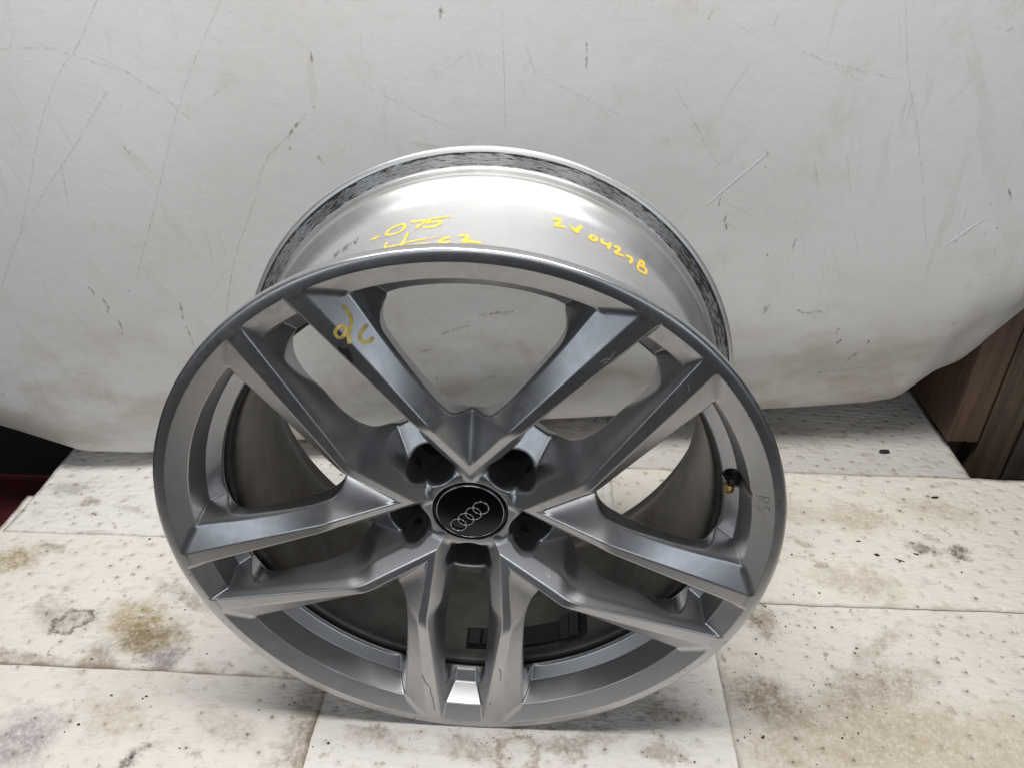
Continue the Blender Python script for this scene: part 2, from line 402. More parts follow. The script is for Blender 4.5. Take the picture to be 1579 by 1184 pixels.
# valve stem ------------------------------------------------------------
va = math.radians(18-4.6)+SPIN; rv = .2235
def tube(pts, radii, seg=16, cap_=True):
    pts = [Vector(p) for p in pts]; P, F = [], []
    for i, p in enumerate(pts):
        d = (pts[min(i+1, len(pts)-1)]-pts[max(i-1, 0)]).normalized(); a = d.orthogonal().normalized(); b = d.cross(a)
        if i and a.dot(pa) < 0.9: a = (pa-d*pa.dot(d)).normalized(); b = d.cross(a)
        pa = a
        for j in range(seg):
            t = j/seg*2*math.pi; P.append(p+(a*math.cos(t)+b*math.sin(t))*radii[i])
    for i in range(len(pts)-1):
        for j in range(seg): F.append((i*seg+j, i*seg+(j+1) % seg, (i+1)*seg+(j+1) % seg, (i+1)*seg+j))
    if cap_: F.append(tuple(range(seg))[::-1]); F.append(tuple((len(pts)-1)*seg+j for j in range(seg)))
    return P, F
vx, vy = rv*math.cos(va), rv*math.sin(va)
ax = Vector((-.10*math.cos(va), -.10*math.sin(va), 1)).normalized()
def vp(t): p = Vector((vx, vy, -.062))+ax*t; return (p.x, -p.z, p.y+RC)
P, F = tube([vp(0), vp(.018), vp(.022), vp(.0225)], [.0046, .0042, .0038, .003]); valve = obj('valve_stem', P, F, M_rubber, wheel)
P, F = tube([vp(.021), vp(.0285), vp(.0287), vp(.0345), vp(.035), vp(.0351), vp(.033)], [.0033, .0033, .0040, .0040, .0038, .0026, .0024]); obj('valve_tip', P, F, M_brass, valve)

# balance weights inside the barrel -------------------------------------
def arc_strip(a0, a1, z0, z1, r0, r1, mat, name, parent, n=14):
    P, F = [], []
    for i in range(n+1):
        a = a0+(a1-a0)*i/n
        for (r, z) in ((r0, z0), (r0, z1), (r1, z1), (r1, z0)): P.append((r*math.cos(a), r*math.sin(a), z))
    for i in range(n):
        for j in range(4): F.append((i*4+j, i*4+(j+1) % 4, i*4+4+(j+1) % 4, i*4+4+j))
    F += [(0, 1, 2, 3), (n*4+3, n*4+2, n*4+1, n*4)]
    return bevel(obj(name, wl(P), F, mat, parent, smooth=False), .0005)
strip = arc_strip(math.radians(266.5), math.radians(302), -.058, -.082, .2086, .2074, M_rubber, 'adhesive_strip', wheel, 24)
for (a0, a1, z0, z1, t) in ((267, 270.5, -.060, -.079, .0022), (271, 274.5, -.060, -.079, .002), (294.5, 297.3, -.057, -.083, .005), (297.5, 300.5, -.057, -.083, .0056)):
    arc_strip(math.radians(a0), math.radians(a1), z0, z1, .2080, .2073-t, M_weight, 'balance_weight', wheel, 5)

# marker writing ---------------------------------------------------------
oz = np.argsort(outer[:half_i-6, 1]); BZ, BR = outer[:half_i-6][oz, 1], outer[:half_i-6][oz, 0]
def chaikin(L, it=2):
    p = [np.array(q, float) for q in L]
    for _ in range(it):
        if len(p) < 3: break
        q = [p[0]]
        for a, b in zip(p[:-1], p[1:]): q += [.75*a+.25*b, .25*a+.75*b]
        q.append(p[-1]); p = q
    return p
def ribbon(pts, nrm, width, lift=.0003):
    """flat pen stroke following a surface: pts, nrm world-space lists"""
    P, F = [], []; n = len(pts)
    cum = 0
    for i in range(n):
        d = (pts[min(i+1, n-1)]-pts[max(i-1, 0)]); d = d.normalized() if d.length > 1e-9 else Vector((1, 0, 0))
        s = d.cross(nrm[i]).normalized(); e = 1-.5*(i in (0, n-1)); ww = width*.5*e*(1+.18*math.sin(i*1.7+width*9e4))
        P += [pts[i]+nrm[i]*lift-s*ww, pts[i]+nrm[i]*(lift+.00012), pts[i]+nrm[i]*lift+s*ww]
        if i: b = 3*i; F += [(b-3, b-2, b+1, b), (b-2, b-1, b+2, b+1)]
    return P, F
def join(parts):
    P, F = [], []
    for p, f in parts: o = len(P); P += [tuple(q) for q in p]; F += [tuple(i+o for i in g) for g in f]
    return P, F
def on_barrel(L, width, it=2):
    L = chaikin(L, it); pts, nr = [], []
    fine = []
    for a, b in zip(L[:-1], L[1:]):
        for t in np.linspace(0, 1, 4)[:-1]: fine.append(a*(1-t)+b*t)
    fine.append(L[-1])
    for th, z in fine:
        r = float(np.interp(z, BZ, BR)); sl = (np.interp(z+.001, BZ, BR)-np.interp(z-.001, BZ, BR))/.002
        pts.append(Vector((r*math.cos(th), -z, r*math.sin(th)+RC)))
        nr.append(Vector((math.cos(th), sl, math.sin(th))).normalized())
    return ribbon(pts, nr, width)
WRITE = [[(2.0211, -0.1643), (1.9794, -0.1643)], [(1.9505, -0.163), (1.9413, -0.1694), (1.9122, -0.1724), (1.882, -0.1722), (1.8651, -0.1678), (1.8709, -0.1614), (1.8925, -0.1579), (1.9229, -0.1582), (1.9467, -0.1617), (1.9507, -0.1635)], [(1.8464, -0.1718), (1.8163, -0.1696), (1.7787, -0.1688), (1.7989, -0.1629), (1.8186, -0.157)], [(1.7764, -0.17), (1.7309, -0.1692), (1.6812, -0.1698)], [(1.7618, -0.169), (1.7759, -0.1625), (1.7456, -0.1642), (1.7201, -0.1633), (1.7152, -0.1588), (1.7349, -0.1543), (1.763, -0.1545), (1.7868, -0.1565)], [(1.9311, -0.1422), (1.9406, -0.1321), (1.8886, -0.1299), (1.8422, -0.1294), (1.7973, -0.1295), (1.7585, -0.1293)], [(1.8481, -0.1495), (1.8523, -0.1369), (1.8588, -0.125)], [(1.8561, -0.1252), (1.8031, -0.1217), (1.7309, -0.1199)], [(1.7585, -0.1293), (1.6982, -0.1284)], [(1.6625, -0.1267), (1.6861, -0.1258), (1.6992, -0.1207), (1.6911, -0.1161), (1.6584, -0.119)], [(1.6312, -0.128), (1.6083, -0.13), (1.5921, -0.1269), (1.5987, -0.1207), (1.6094, -0.1157), (1.5817, -0.1179), (1.5389, -0.1153)],
 [(1.2734, -0.1824), (1.2519, -0.1864), (1.2427, -0.1842), (1.2542, -0.1769), (1.2634, -0.1737), (1.2194, -0.1776)], [(1.1943, -0.183), (1.1835, -0.177), (1.1494, -0.1876)], [(1.1512, -0.1887), (1.1635, -0.1819), (1.1741, -0.175)], [(1.0971, -0.1836), (1.1117, -0.1779), (1.1031, -0.1749), (1.0836, -0.1778), (1.0776, -0.1827), (1.0971, -0.1836)], [(1.0528, -0.1855), (1.0582, -0.1784), (1.0169, -0.1833)], [(1.0143, -0.1874), (1.025, -0.1746)], [(0.9985, -0.1845), (0.9727, -0.1892), (0.9695, -0.1854), (0.9928, -0.1756), (0.9671, -0.1787), (0.9422, -0.1812)], [(0.9386, -0.1834), (0.8983, -0.188), (0.9121, -0.1764)], [(0.861, -0.1928), (0.8704, -0.178)], [(0.861, -0.1928), (0.8361, -0.1935), (0.8481, -0.187), (0.864, -0.1858)], [(0.8481, -0.187), (0.8192, -0.189), (0.8213, -0.1816), (0.8447, -0.1785), (0.8704, -0.178)]]
WRITE = [[(t, z-(.0035 if 5 <= i <= 10 else 0)) for t, z in L] for i, L in enumerate(WRITE)]
WID = [.0038, .0031, .0032, .0024, .0034, .0026, .0027, .0016, .0009, .0040, .0041]+[.0033]*11
def strokes_obj(name, idx):
    P, F = join([on_barrel(WRITE[i], WID[i], 2 if len(WRITE[i]) > 4 else 1) for i in idx]); return obj(name, P, F, M_yellow, wheel)
tag(strokes_obj('marker_number', range(0, 9)), 'yellow handwritten 075 with a crossed stroke below')
tag(strokes_obj('marker_letters', (9, 10)), 'yellow handwritten C2')
tag(strokes_obj('marker_code', range(11, 22)), 'yellow handwritten code 24 0427B')
# inked stamp, upright strokes of 7-segment-like digits
SEG = {'0': 'abcdef', '1': 'bc', '2': 'abged', '5': 'afgcd', '7': 'abc', '8': 'abcdefg', '9': 'abcdfg', ' ': ''}
SL = {'a': ((0, 1), (1, 1)), 'b': ((1, 1), (1, .5)), 'c': ((1, .5), (1, 0)), 'd': ((0, 0), (1, 0)), 'e': ((0, 0), (0, .5)), 'f': ((0, .5), (0, 1)), 'g': ((0, .5), (1, .5))}
parts = []
for i, ch in enumerate('1581 0021 52'):
    for s_ in SEG[ch]:
        (xa, ya), (xb, yb) = SL[s_]
        g = lambda x, y: (2.232-(i+.62*x)*.0117, -.1765-.0072*(y-.5)-.001*x)
        parts.append(on_barrel([g(xa, ya), g(xb, yb)], .0005, 0))
tag(obj('ink_stamp', *join(parts), M_stamp, wheel), 'small black stamped digits')
# writing on the upper left spoke facet
def zfront(x, y):
    r = np.array([math.hypot(x, y)]); th = np.array([math.atan2(y, x)-SPIN-math.radians(270)]); return float(front(r, fold(th))[0])
def on_face(L, width, it=2, lift=.0004):
    L = chaikin(L, it); fine = []
    for a, b in zip(L[:-1], L[1:]):
        for t in np.linspace(0, 1, 4)[:-1]: fine.append(a*(1-t)+b*t)
    fine.append(L[-1]); pts, nr = [], []
    for x, y in fine:
        z = zfront(x, y); gx, gy = (zfront(x+5e-4, y)-z)/5e-4, (zfront(x, y+5e-4)-z)/5e-4
        pts.append(Vector((x, -z, y+RC))); nr.append(Vector((-gx, -1, -gy)).normalized())
    return ribbon(pts, nr, width, lift)
QC = [([(-.0805, .1999), (-.0849, .1985), (-.0868, .1949), (-.0854, .1907), (-.0816, .1911), (-.0787, .1957), (-.0805, .1999)], .0026), ([(-.0803, .2139), (-.0771, .2094), (-.0752, .2042), (-.0752, .199), (-.0776, .1931), (-.0772, .1861)], .0029), ([(-.0646, .198), (-.0692, .1933), (-.0706, .189), (-.068, .1853), (-.0642, .1852), (-.0611, .1882)], .0029)]
tag(obj('marker_initials', *join([on_face(L, w) for L, w in QC]), M_yellow2, wheel), 'faded yellow handwritten letters qc on a spoke')
# faint cast letters RS on the collar, beside the valve
def ring_pt(a, b):   # a along the circumference, b outward
    th = math.radians(18-3.3)+SPIN+a/.243; r = .2425+b; return (r*math.cos(th), r*math.sin(th))
Rl = [[(0, 0), (0, 1)], [(0, 1), (.6, 1), (.75, .8), (.6, .55), (0, .5)], [(.3, .5), (.75, 0)]]
Sl = [[(.75, .9), (.4, 1), (.05, .8), (.2, .55), (.6, .45), (.75, .2), (.4, 0), (0, .1)]]
parts = []
for off, letter in ((0.0, Rl), (-.0092, Sl)):
    for L in letter: parts.append(on_face([ring_pt(off-x*.0075+.004, -.0045+y*.009) for x, y in L], .0008, 1, .0002))
M_cast = simple('worn_cast_letter', (.40, .40, .41), .45, .9, .1)
tag(obj('cast_letters', *join(parts), M_cast, wheel), 'faint raised letters RS')
# gouge on the upper left spoke ridge and kerb chips on the lip
def blot_face(x, y, rx, ry, ang, mat, name, parent, n=18, lift=.00035):
    P = [(x, y)]; 
    for i in range(n):
        t = i/n*2*math.pi; k = 1+.35*math.sin(3*t+x*900)+.2*math.sin(5*t+y*700)
        a, b = rx*k*math.cos(t), ry*k*math.sin(t); P.append((x+a*math.cos(ang)-b*math.sin(ang), y+a*math.sin(ang)+b*math.cos(ang)))
    Q = [Vector((px, -zfront(px, py)-lift, py+RC)) for px, py in P]
    F = [(0, 1+i, 1+(i+1) % n) for i in range(n)]
    return Q, F
tag(obj('paint_gouge', *blot_face(-.0805, .1778, .0068, .0024, math.radians(-52), M_rubber, 'g', wheel), M_rubber, wheel), 'black gouge in the ridge of the upper left spoke')
DKS = [[(-.0482, -.1797), (-.0458, -.1914), (-.0429, -.1962)], [(-.0417, -.1971), (-.0416, -.2072), (-.0396, -.2173), (-.0393, -.235)], [(.0263, -.1648), (.0281, -.1743), (.0268, -.1822)], [(.0163, -.2172), (.0175, -.2223)]]
PLS = [[(.101, .177), (.1053, .1798), (.1073, .1782), (.1103, .1863)], [(.1029, .1754), (.1064, .1777)], [(.0674, -.0525), (.0714, -.0571), (.0701, -.0499)], [(.1638, .1606), (.1661, .1568), (.1649, .1551)]]
M_scr = simple('dirt_in_scratch', (.05, .042, .035), .7, 0, .3, 300); M_bare = simple('bare_metal_scratch', (.80, .80, .79), .35, .9, .1)
tag(obj('dark_scratches', *join([on_face(L, .0006, 1, .00025) for L in DKS]), M_scr, wheel), kind='stuff')
tag(obj('pale_scratches', *join([on_face(L, .0006, 1, .00025) for L in PLS]), M_bare, wheel), kind='stuff')
chips = []
for i in range(45):
    a = random.choice((random.gauss(-.75, .18), random.gauss(.2, .12), random.uniform(0, 6.28), random.gauss(-2.2, .5)))
    r = random.uniform(.2545, .2592) if random.random() < .5 else random.uniform(.2500, .2545)
    x, y = r*math.cos(a), r*math.sin(a); sz = random.uniform(.0002, .0008)
    Q, F = [], []; n = 7; zz = .0006
    Q.append(Vector((x, -zz, y+RC)))
    for j in range(n):
        t = j/n*6.283; k = random.uniform(.5, 1.3)*sz; Q.append(Vector((x+k*math.cos(t)*1.0-k*math.sin(t)*.5*math.sin(a), -zz+.0002, y+k*math.sin(t)+RC)))
    F = [(0, 1+j, 1+(j+1) % n) for j in range(n)]; chips.append((Q, F))
o = obj('paint_chips', *join(chips), M_crumb, wheel); tag(o, kind='stuff')

# ------------------------------------------------------------------ absorbent pads
def wave(x, y):
    return (1-math.exp(-((x/.16)**2+((y-.1)/.22)**2)))*wave0(x, y)
def wave0(x, y):
    return .0010*math.sin(x*9+1.3*math.sin(y*7))*math.sin(y*11+.6)+.0016*noise.noise(Vector((x*9, y*9, 3)))+.0008*noise.noise(Vector((x*40, y*26, 7)))
def mat_pad(name, tone, tan, rot, seed, spots, bounds, edge):
    n = NT(name); P = n.co
    v = n.map(P, rot=(0, 0, rot), loc=(seed*.013, seed*.007, 0))
    vv_ = n.vmath('ADD', v, n.vmath('MULTIPLY', n.noise(22, 2, .5, v, out='Color'), (.006, .006, 0)))
    # staggered dimples
    dots = None
    for off in ((0, 0), (.5, .5)):
        s = n.sep(vv_)
        gx = n.math('MULTIPLY', n.math('SUBTRACT', n.math('FRACT', n.math('ADD', n.math('DIVIDE', s[0], .037), off[0])), .5), .037)
        gy = n.math('MULTIPLY', n.math('SUBTRACT', n.math('FRACT', n.math('ADD', n.math('DIVIDE', s[1], .039), off[1])), .5), .039)
        d = n.vmath('LENGTH', n.comb(gx, gy, 0.)); dots = d if dots is None else n.math('MINIMUM', dots, d)
    dn = n.noise(75, 2, .5); pres = n.ramp(n.noise(17, 3, .6, n.map(loc=(seed, 2, 0))), .36, .68)
    dot = n.math('MULTIPLY', n.ramp(n.math('ADD', dots, n.math('MULTIPLY', n.math('SUBTRACT', dn, .5), .0026)), .0023, .0010), pres)
    big = n.noise(5, 5, .6, n.map(loc=(seed*1.7, 0, 0))); mid = n.noise(26, 5, .65, n.map(loc=(0, seed*2.1, 0))); fine = n.noise(420, 3, .6)
    c = n.mix(n.ramp(big, .3, .7), tone, tuple(a*(1-tan)+b*tan for a, b in zip(tone, (.42, .36, .26))))
    # general brown grime: streaks along the folds
    st = n.noise(20, 6, .7, n.map(scale=(1, 2.6, 1), rot=(0, 0, -.55+rot), loc=(seed, 0, 0)))
    c = n.mix(n.math('MULTIPLY', n.ramp(st, .52, .76), .50), c, (.36, .28, .205))
    c = n.mix(n.math('MULTIPLY', n.ramp(mid, .59, .72), .60), c, (.27, .195, .13))
    c = n.mix(n.math('MULTIPLY', n.math('MULTIPLY', n.ramp(n.noise(85, 4, .7, n.map(loc=(seed, 3, 0))), .60, .68), n.ramp(big, .42, .60)), .6), c, (.17, .115, .07))
    # individual stains
    wv = n.vmath('ADD', P, n.vmath('MULTIPLY', n.vmath('SUBTRACT', n.noise(34, 5, .7, out='Color'), (.5, .5, .5)), (.060, .060, 0)))
    brk = n.math('ADD', n.math('MULTIPLY', n.ramp(n.noise(210, 5, .75), .25, .62), .75), n.math('MULTIPLY', n.ramp(n.noise(60, 3, .6), .35, .65), .25))
    for (x, y, rx, ry, rot_, col, a, ringy) in spots:
        m = n.vmath('LENGTH', n.map(n.vmath('SUBTRACT', wv, (x, y, 0)), rot=(0, 0, rot_), scale=(1, 1, 0)) if abs(rx-ry) < 1e-6 else n.map(n.map(n.vmath('SUBTRACT', wv, (x, y, 0)), rot=(0, 0, rot_)), scale=(1, rx/ry, 0)))
        f = n.ramp(m, rx*1.25, rx*.3) if not ringy else n.math('MULTIPLY', n.ramp(m, rx*1.25, rx), n.ramp(m, rx*.55, rx*.9))
        f = n.math('MULTIPLY', f, brk)
        c = n.mix(n.math('MULTIPLY', f, min(1., a*1.2)), c, col)
    q = n.sep(P); bx0, bx1, by0, by1 = bounds
    ed = n.math('MINIMUM', n.math('MINIMUM', n.math('SUBTRACT', q[0], bx0), n.math('SUBTRACT', bx1, q[0])), n.math('MINIMUM', n.math('SUBTRACT', q[1], by0), n.math('SUBTRACT', by1, q[1])))
    c = n.mix(n.math('MULTIPLY', n.ramp(n.math('ADD', ed, n.math('MULTIPLY', n.math('SUBTRACT', mid, .5), .03)), .007, -.002), edge), c, (.22, .155, .095))
    halo = n.math('MULTIPLY', n.ramp(n.math('ADD', dots, n.math('MULTIPLY', n.math('SUBTRACT', mid, .5), .012)), .0080, .0015), pres)
    c = n.mix(n.math('MULTIPLY', halo, .20), c, (.34, .26, .18))
    c = n.mix(n.math('MULTIPLY', dot, .80), c, (.14, .11, .085))
    # fine dark specks
    for sc, th, am in ((260, .085, .7), (120, .04, .8)):
        sp = n.math('MULTIPLY', n.ramp(n.voro(sc), th, th*.5), n.ramp(n.noise(11, 3, .6, n.map(loc=(seed*3, sc, 0))), .60, .70))
        c = n.mix(n.math('MULTIPLY', sp, am), c, (.05, .04, .03))
    # felt relief
    qu = n.ramp(dots, .0, .0075, -1., 0.)
    cr = n.noise(42, 5, .65, n.map(scale=(1, 2.8, 1), rot=(0, 0, -.55+rot)))
    h = n.math('ADD', n.math('MULTIPLY', qu, .42), n.math('ADD', n.math('MULTIPLY', cr, .9), n.math('MULTIPLY', fine, .12)))
    return n.out(c, .92, 0., n.bump(h, .8, .0045))
BROWN, YEL, PUR, GREY, DK = (.20, .135, .08), (.36, .275, .13), (.33, .28, .31), (.22, .19, .17), (.06, .05, .04)
WHITE = (.83, .785, .73)
PADS = [  # name, x0,x1,y0,y1 (y = away from the camera), level, tone, tan, rot, spots, label
 ('D', -.30, .34, -.20, .31, 0, (.84, .81, .77), .10, .05, [(.0, -.022, .045, .014, .3, BROWN, .5, 0), (.10, -.012, .055, .014, -.2, BROWN, .55, 0), (-.10, -.012, .035, .014, .2, BROWN, .45, 0), (.045, -.028, .020, .020, 0, (.25, .15, .08), .6, 1), (.19, -.02, .03, .012, .4, BROWN, .5, 0), (.20, .03, .04, .016, .2, BROWN, .5, 0)], 'white absorbent pad under the bottom of the wheel, nearest the camera'),
 ('G', -.02, .675, .34, .86, 0, (.62, .60, .575), .12, .1, [(.45, .52, .06, .05, 0, GREY, .3, 0)], 'absorbent pad at the back right, greyed for shade, running under the backdrop sheet'),  # greyer tone holds the shade below the backdrop sheet
 ('C', -.665, -.161, -.20, .10, 1, WHITE, .06, .02, [(-.45, -.037, .040, .040, 0, PUR, .75, 0), (-.332, -.048, .010, .010, 0, DK, .9, 0), (-.37, -.005, .05, .022, .3, YEL, .35, 0), (-.17, -.03, .022, .10, 0, BROWN, .6, 0), (-.25, -.015, .04, .02, .3, BROWN, .3, 0)], 'white absorbent pad at the front left corner with a purple stain'),
 ('E', .259, 1.05, -.20, .22, 1, (.79, .75, .685), .12, -.42, [(.302, .047, .055, .032, .5, BROWN, .75, 0), (.422, .069, .08, .03, -.3, BROWN, .5, 0), (.37, .006, .14, .05, -.2, (.46, .38, .27), .65, 0), (.52, .0, .16, .06, -.1, (.50, .42, .29), .65, 0), (.316, .15, .03, .022, .8, BROWN, .75, 0), (.44, .12, .05, .014, -.6, BROWN, .4, 0)], 'tan-stained absorbent pad at the front right corner'),
 ('B', -.655, .19, .047, .32, 2, WHITE, .06, 0., [(-.394, .107, .058, .036, .5, YEL, .95, 0), (-.375, .088, .045, .030, .2, (.25, .19, .11), .8, 0), (-.348, .062, .020, .016, .3, PUR, .9, 0), (-.477, .112, .020, .020, 0, (.12, .09, .07), .95, 1), (-.49, .115, .05, .025, .3, GREY, .5, 0), (-.599, .199, .034, .024, .4, YEL, .85, 0), (-.571, .223, .018, .012, .2, (.26, .22, .10), .8, 0), (-.36, .150, .06, .012, .4, BROWN, .55, 0), (-.52, .055, .09, .01, 0, BROWN, .5, 0), (-.42, .06, .03, .02, 1, BROWN, .6, 0)], 'white absorbent pad left of the wheel with yellow oil stains'),
 ('A', -.645, .16, .248, .82, 3, (.83, .805, .775), .04, .0, [(-.56, .31, .012, .009, 0, BROWN, .6, 0), (-.60, .335, .03, .02, 0, GREY, .5, 0), (-.5, .30, .03, .01, .2, GREY, .3, 0)], 'clean white absorbent pad at the back left, reaching under the backdrop'),
 ('F', .08, 1.05, .178, .424, 3, (.81, .765, .69), .10, -.22, [(.548, .277, .022, .010, .2, (.10, .075, .055), .9, 0), (.592, .272, .022, .012, -.2, (.10, .075, .055), .9, 0), (.484, .334, .05, .03, 0, (.42, .33, .22), .55, 0), (.449, .215, .06, .03, .2, (.40, .33, .24), .5, 0), (.60, .35, .06, .03, .2, (.42, .35, .24), .45, 0), (.40, .34, .05, .02, .2, (.40, .33, .24), .4, 0)], 'cream absorbent pad right of the wheel, its back edge against the boards'),
]
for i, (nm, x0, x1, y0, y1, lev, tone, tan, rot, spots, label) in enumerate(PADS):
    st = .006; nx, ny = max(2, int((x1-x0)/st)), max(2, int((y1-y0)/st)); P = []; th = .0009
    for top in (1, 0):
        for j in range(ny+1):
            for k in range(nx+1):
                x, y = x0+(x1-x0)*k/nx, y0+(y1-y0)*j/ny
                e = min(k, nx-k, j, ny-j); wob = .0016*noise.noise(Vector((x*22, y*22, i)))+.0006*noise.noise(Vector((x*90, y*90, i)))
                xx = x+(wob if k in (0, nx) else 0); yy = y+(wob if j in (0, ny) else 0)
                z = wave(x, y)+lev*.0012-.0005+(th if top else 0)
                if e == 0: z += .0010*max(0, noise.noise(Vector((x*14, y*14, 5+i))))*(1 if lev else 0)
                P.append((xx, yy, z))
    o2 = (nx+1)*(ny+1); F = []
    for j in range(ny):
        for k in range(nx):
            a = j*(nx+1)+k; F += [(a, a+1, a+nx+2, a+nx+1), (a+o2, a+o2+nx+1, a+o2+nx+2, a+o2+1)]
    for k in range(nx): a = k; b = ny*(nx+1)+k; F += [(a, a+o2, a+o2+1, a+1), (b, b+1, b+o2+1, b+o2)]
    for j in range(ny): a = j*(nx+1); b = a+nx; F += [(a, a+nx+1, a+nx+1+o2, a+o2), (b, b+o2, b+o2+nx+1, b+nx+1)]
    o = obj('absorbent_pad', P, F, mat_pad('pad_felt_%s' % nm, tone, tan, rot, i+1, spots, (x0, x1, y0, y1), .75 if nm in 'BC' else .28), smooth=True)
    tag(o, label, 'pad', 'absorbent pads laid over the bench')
# bench under the pads
M_bench = simple('dark_bench_wood', (.035, .024, .018), .7, 0, .3, 30)
b = obj('bench_top', *join([boxmesh(-.652, .672, -.194, .90, -.05, -.0065), boxmesh(.672, 1.04, -.194, .415, -.05, -.0065)]), M_bench, smooth=False); tag(b, kind='structure')

tag(obj('floor', [(-5, -5, -.95), (5, -5, -.95), (5, 5, -.95), (-5, 5, -.95)], [(0, 1, 2, 3)], simple('dark_workshop_floor', (.018, .018, .019), .8, 0, .3, 3), smooth=False), kind='structure')
# ------------------------------------------------------------------ backdrop sheet
def mat_sheet():
    n = NT('dirty_white_vinyl')
    a = n.noise(3.2, 4, .5); b = n.noise(11, 6, .7); f = n.noise(230, 3)
    c = n.mix(n.ramp(a, .3, .7), (.625, .63, .63), (.585, .58, .57))
    c = n.mix(n.math('MULTIPLY', n.ramp(b, .52, .76), .45), c, (.46, .425, .37))
    xyz = n.sep()
    # rubbed-in dirt streaks in several directions
    for rot, sc, th, col, am in ((.5, (26, 3, 4), .585, (.40, .36, .31), .24), (-.7, (38, 3, 6), .60, (.36, .32, .28), .20), (0., (44, 3, 5), .59, (.40, .36, .32), .22), (1.35, (30, 3, 3.5), .62, (.36, .33, .29), .25)):
        s = n.noise(1, 5, .6, n.map(n.map(rot=(0, rot, 0)), scale=sc)); t = n.ramp(n.noise(4.5, 2, .5, n.map(loc=(rot*9, 0, 2))), .48, .66)
        c = n.mix(n.math('MULTIPLY', n.math('MULTIPLY', n.ramp(s, th, th+.06), t), am), c, col)
    # fine scratches
    for rot, seed in ((.35, 1), (-.5, 4), (1.1, 8), (.05, 12)):
        s = n.noise(1, 3, .55, n.map(n.map(rot=(0, rot, 0), loc=(seed, 0, 0)), scale=(230, 3, 9))); t = n.ramp(n.noise(6, 2, .5, n.map(loc=(seed*2, 0, seed))), .53, .66)
        c = n.mix(n.math('MULTIPLY', n.math('MULTIPLY', n.ramp(s, .62, .68), t), .17), c, (.26, .23, .20))
    # grime collects on the lower bulge
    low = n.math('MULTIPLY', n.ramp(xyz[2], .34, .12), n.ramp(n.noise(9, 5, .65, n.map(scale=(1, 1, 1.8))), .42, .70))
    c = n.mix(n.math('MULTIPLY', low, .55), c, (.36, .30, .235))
    sp = n.math('MULTIPLY', n.ramp(n.voro(70), .10, .05), n.ramp(n.noise(8, 3), .58, .66)); c = n.mix(n.math('MULTIPLY', sp, .7), c, (.10, .08, .07))
    cr = n.noise(16, 5, .6)
    return n.out(c, .42, 0., n.bump(n.math('ADD', n.math('MULTIPLY', cr, .8), n.math('MULTIPLY', f, .05)), .22, .006), Specular_IOR_Level=.35)
M_sheet = mat_sheet()
PROF = dense([(0., .95), (0, .6), (0, .40), (0., .26), (.002, .19), (.008, .135), (.022, .090), (.046, .046), (.085, .020), (.13, .0085), (.20, .008), (.27, .04)], 2)
def sheet_pt(x, n, h):
    s = float(np.interp(x, [-.8, -.5, 0, .45, .60, .9], [.44, .62, 1.2, 1.45, 1.6, 1.7]))
    L = float(np.interp(x, [-.95, -.68, -.60, -.52, .55, .585, .61, .625, .658, .672, .69, .95], [.18, .050, .008, 0, 0, .004, .030, .046, .062, .080, .102, .42]))
    k = max(0., min(1., (.40-h)/.30)); hh = h*(1 if h > .4 else (1-k)+k*s) if s < 1 else h+(s-1)*k*min(h, .12)
    und = .006*math.sin(x*5+1)*math.sin(h*6)+.0035*noise.noise(Vector((x*4, h*4, 1)))
    return Vector((x, .40+.075*x+n*s+und, hh+L*k))
xs = np.linspace(-1.0, .92, 161); sh = empty('backdrop_sheet', (0, .4, 0))
P = [sheet_pt(x, n, h)-Vector((0, .4, 0)) for x in xs for n, h in PROF]; m_ = len(PROF)
Q = [p+Vector((0, .003, 0)) for p in P]
F = []
for i in range(len(xs)-1):
    for j in range(m_-1):
        a = i*m_+j; F.append((a, a+1, a+m_+1, a+m_))
so = obj('sheet', P, F, M_sheet, sh); md = so.modifiers.new('s', 'SOLIDIFY'); md.thickness = .0025; md.offset = -1
tag(sh, 'large scuffed white vinyl sheet hanging behind the wheel, curling under at the bottom', 'backdrop')
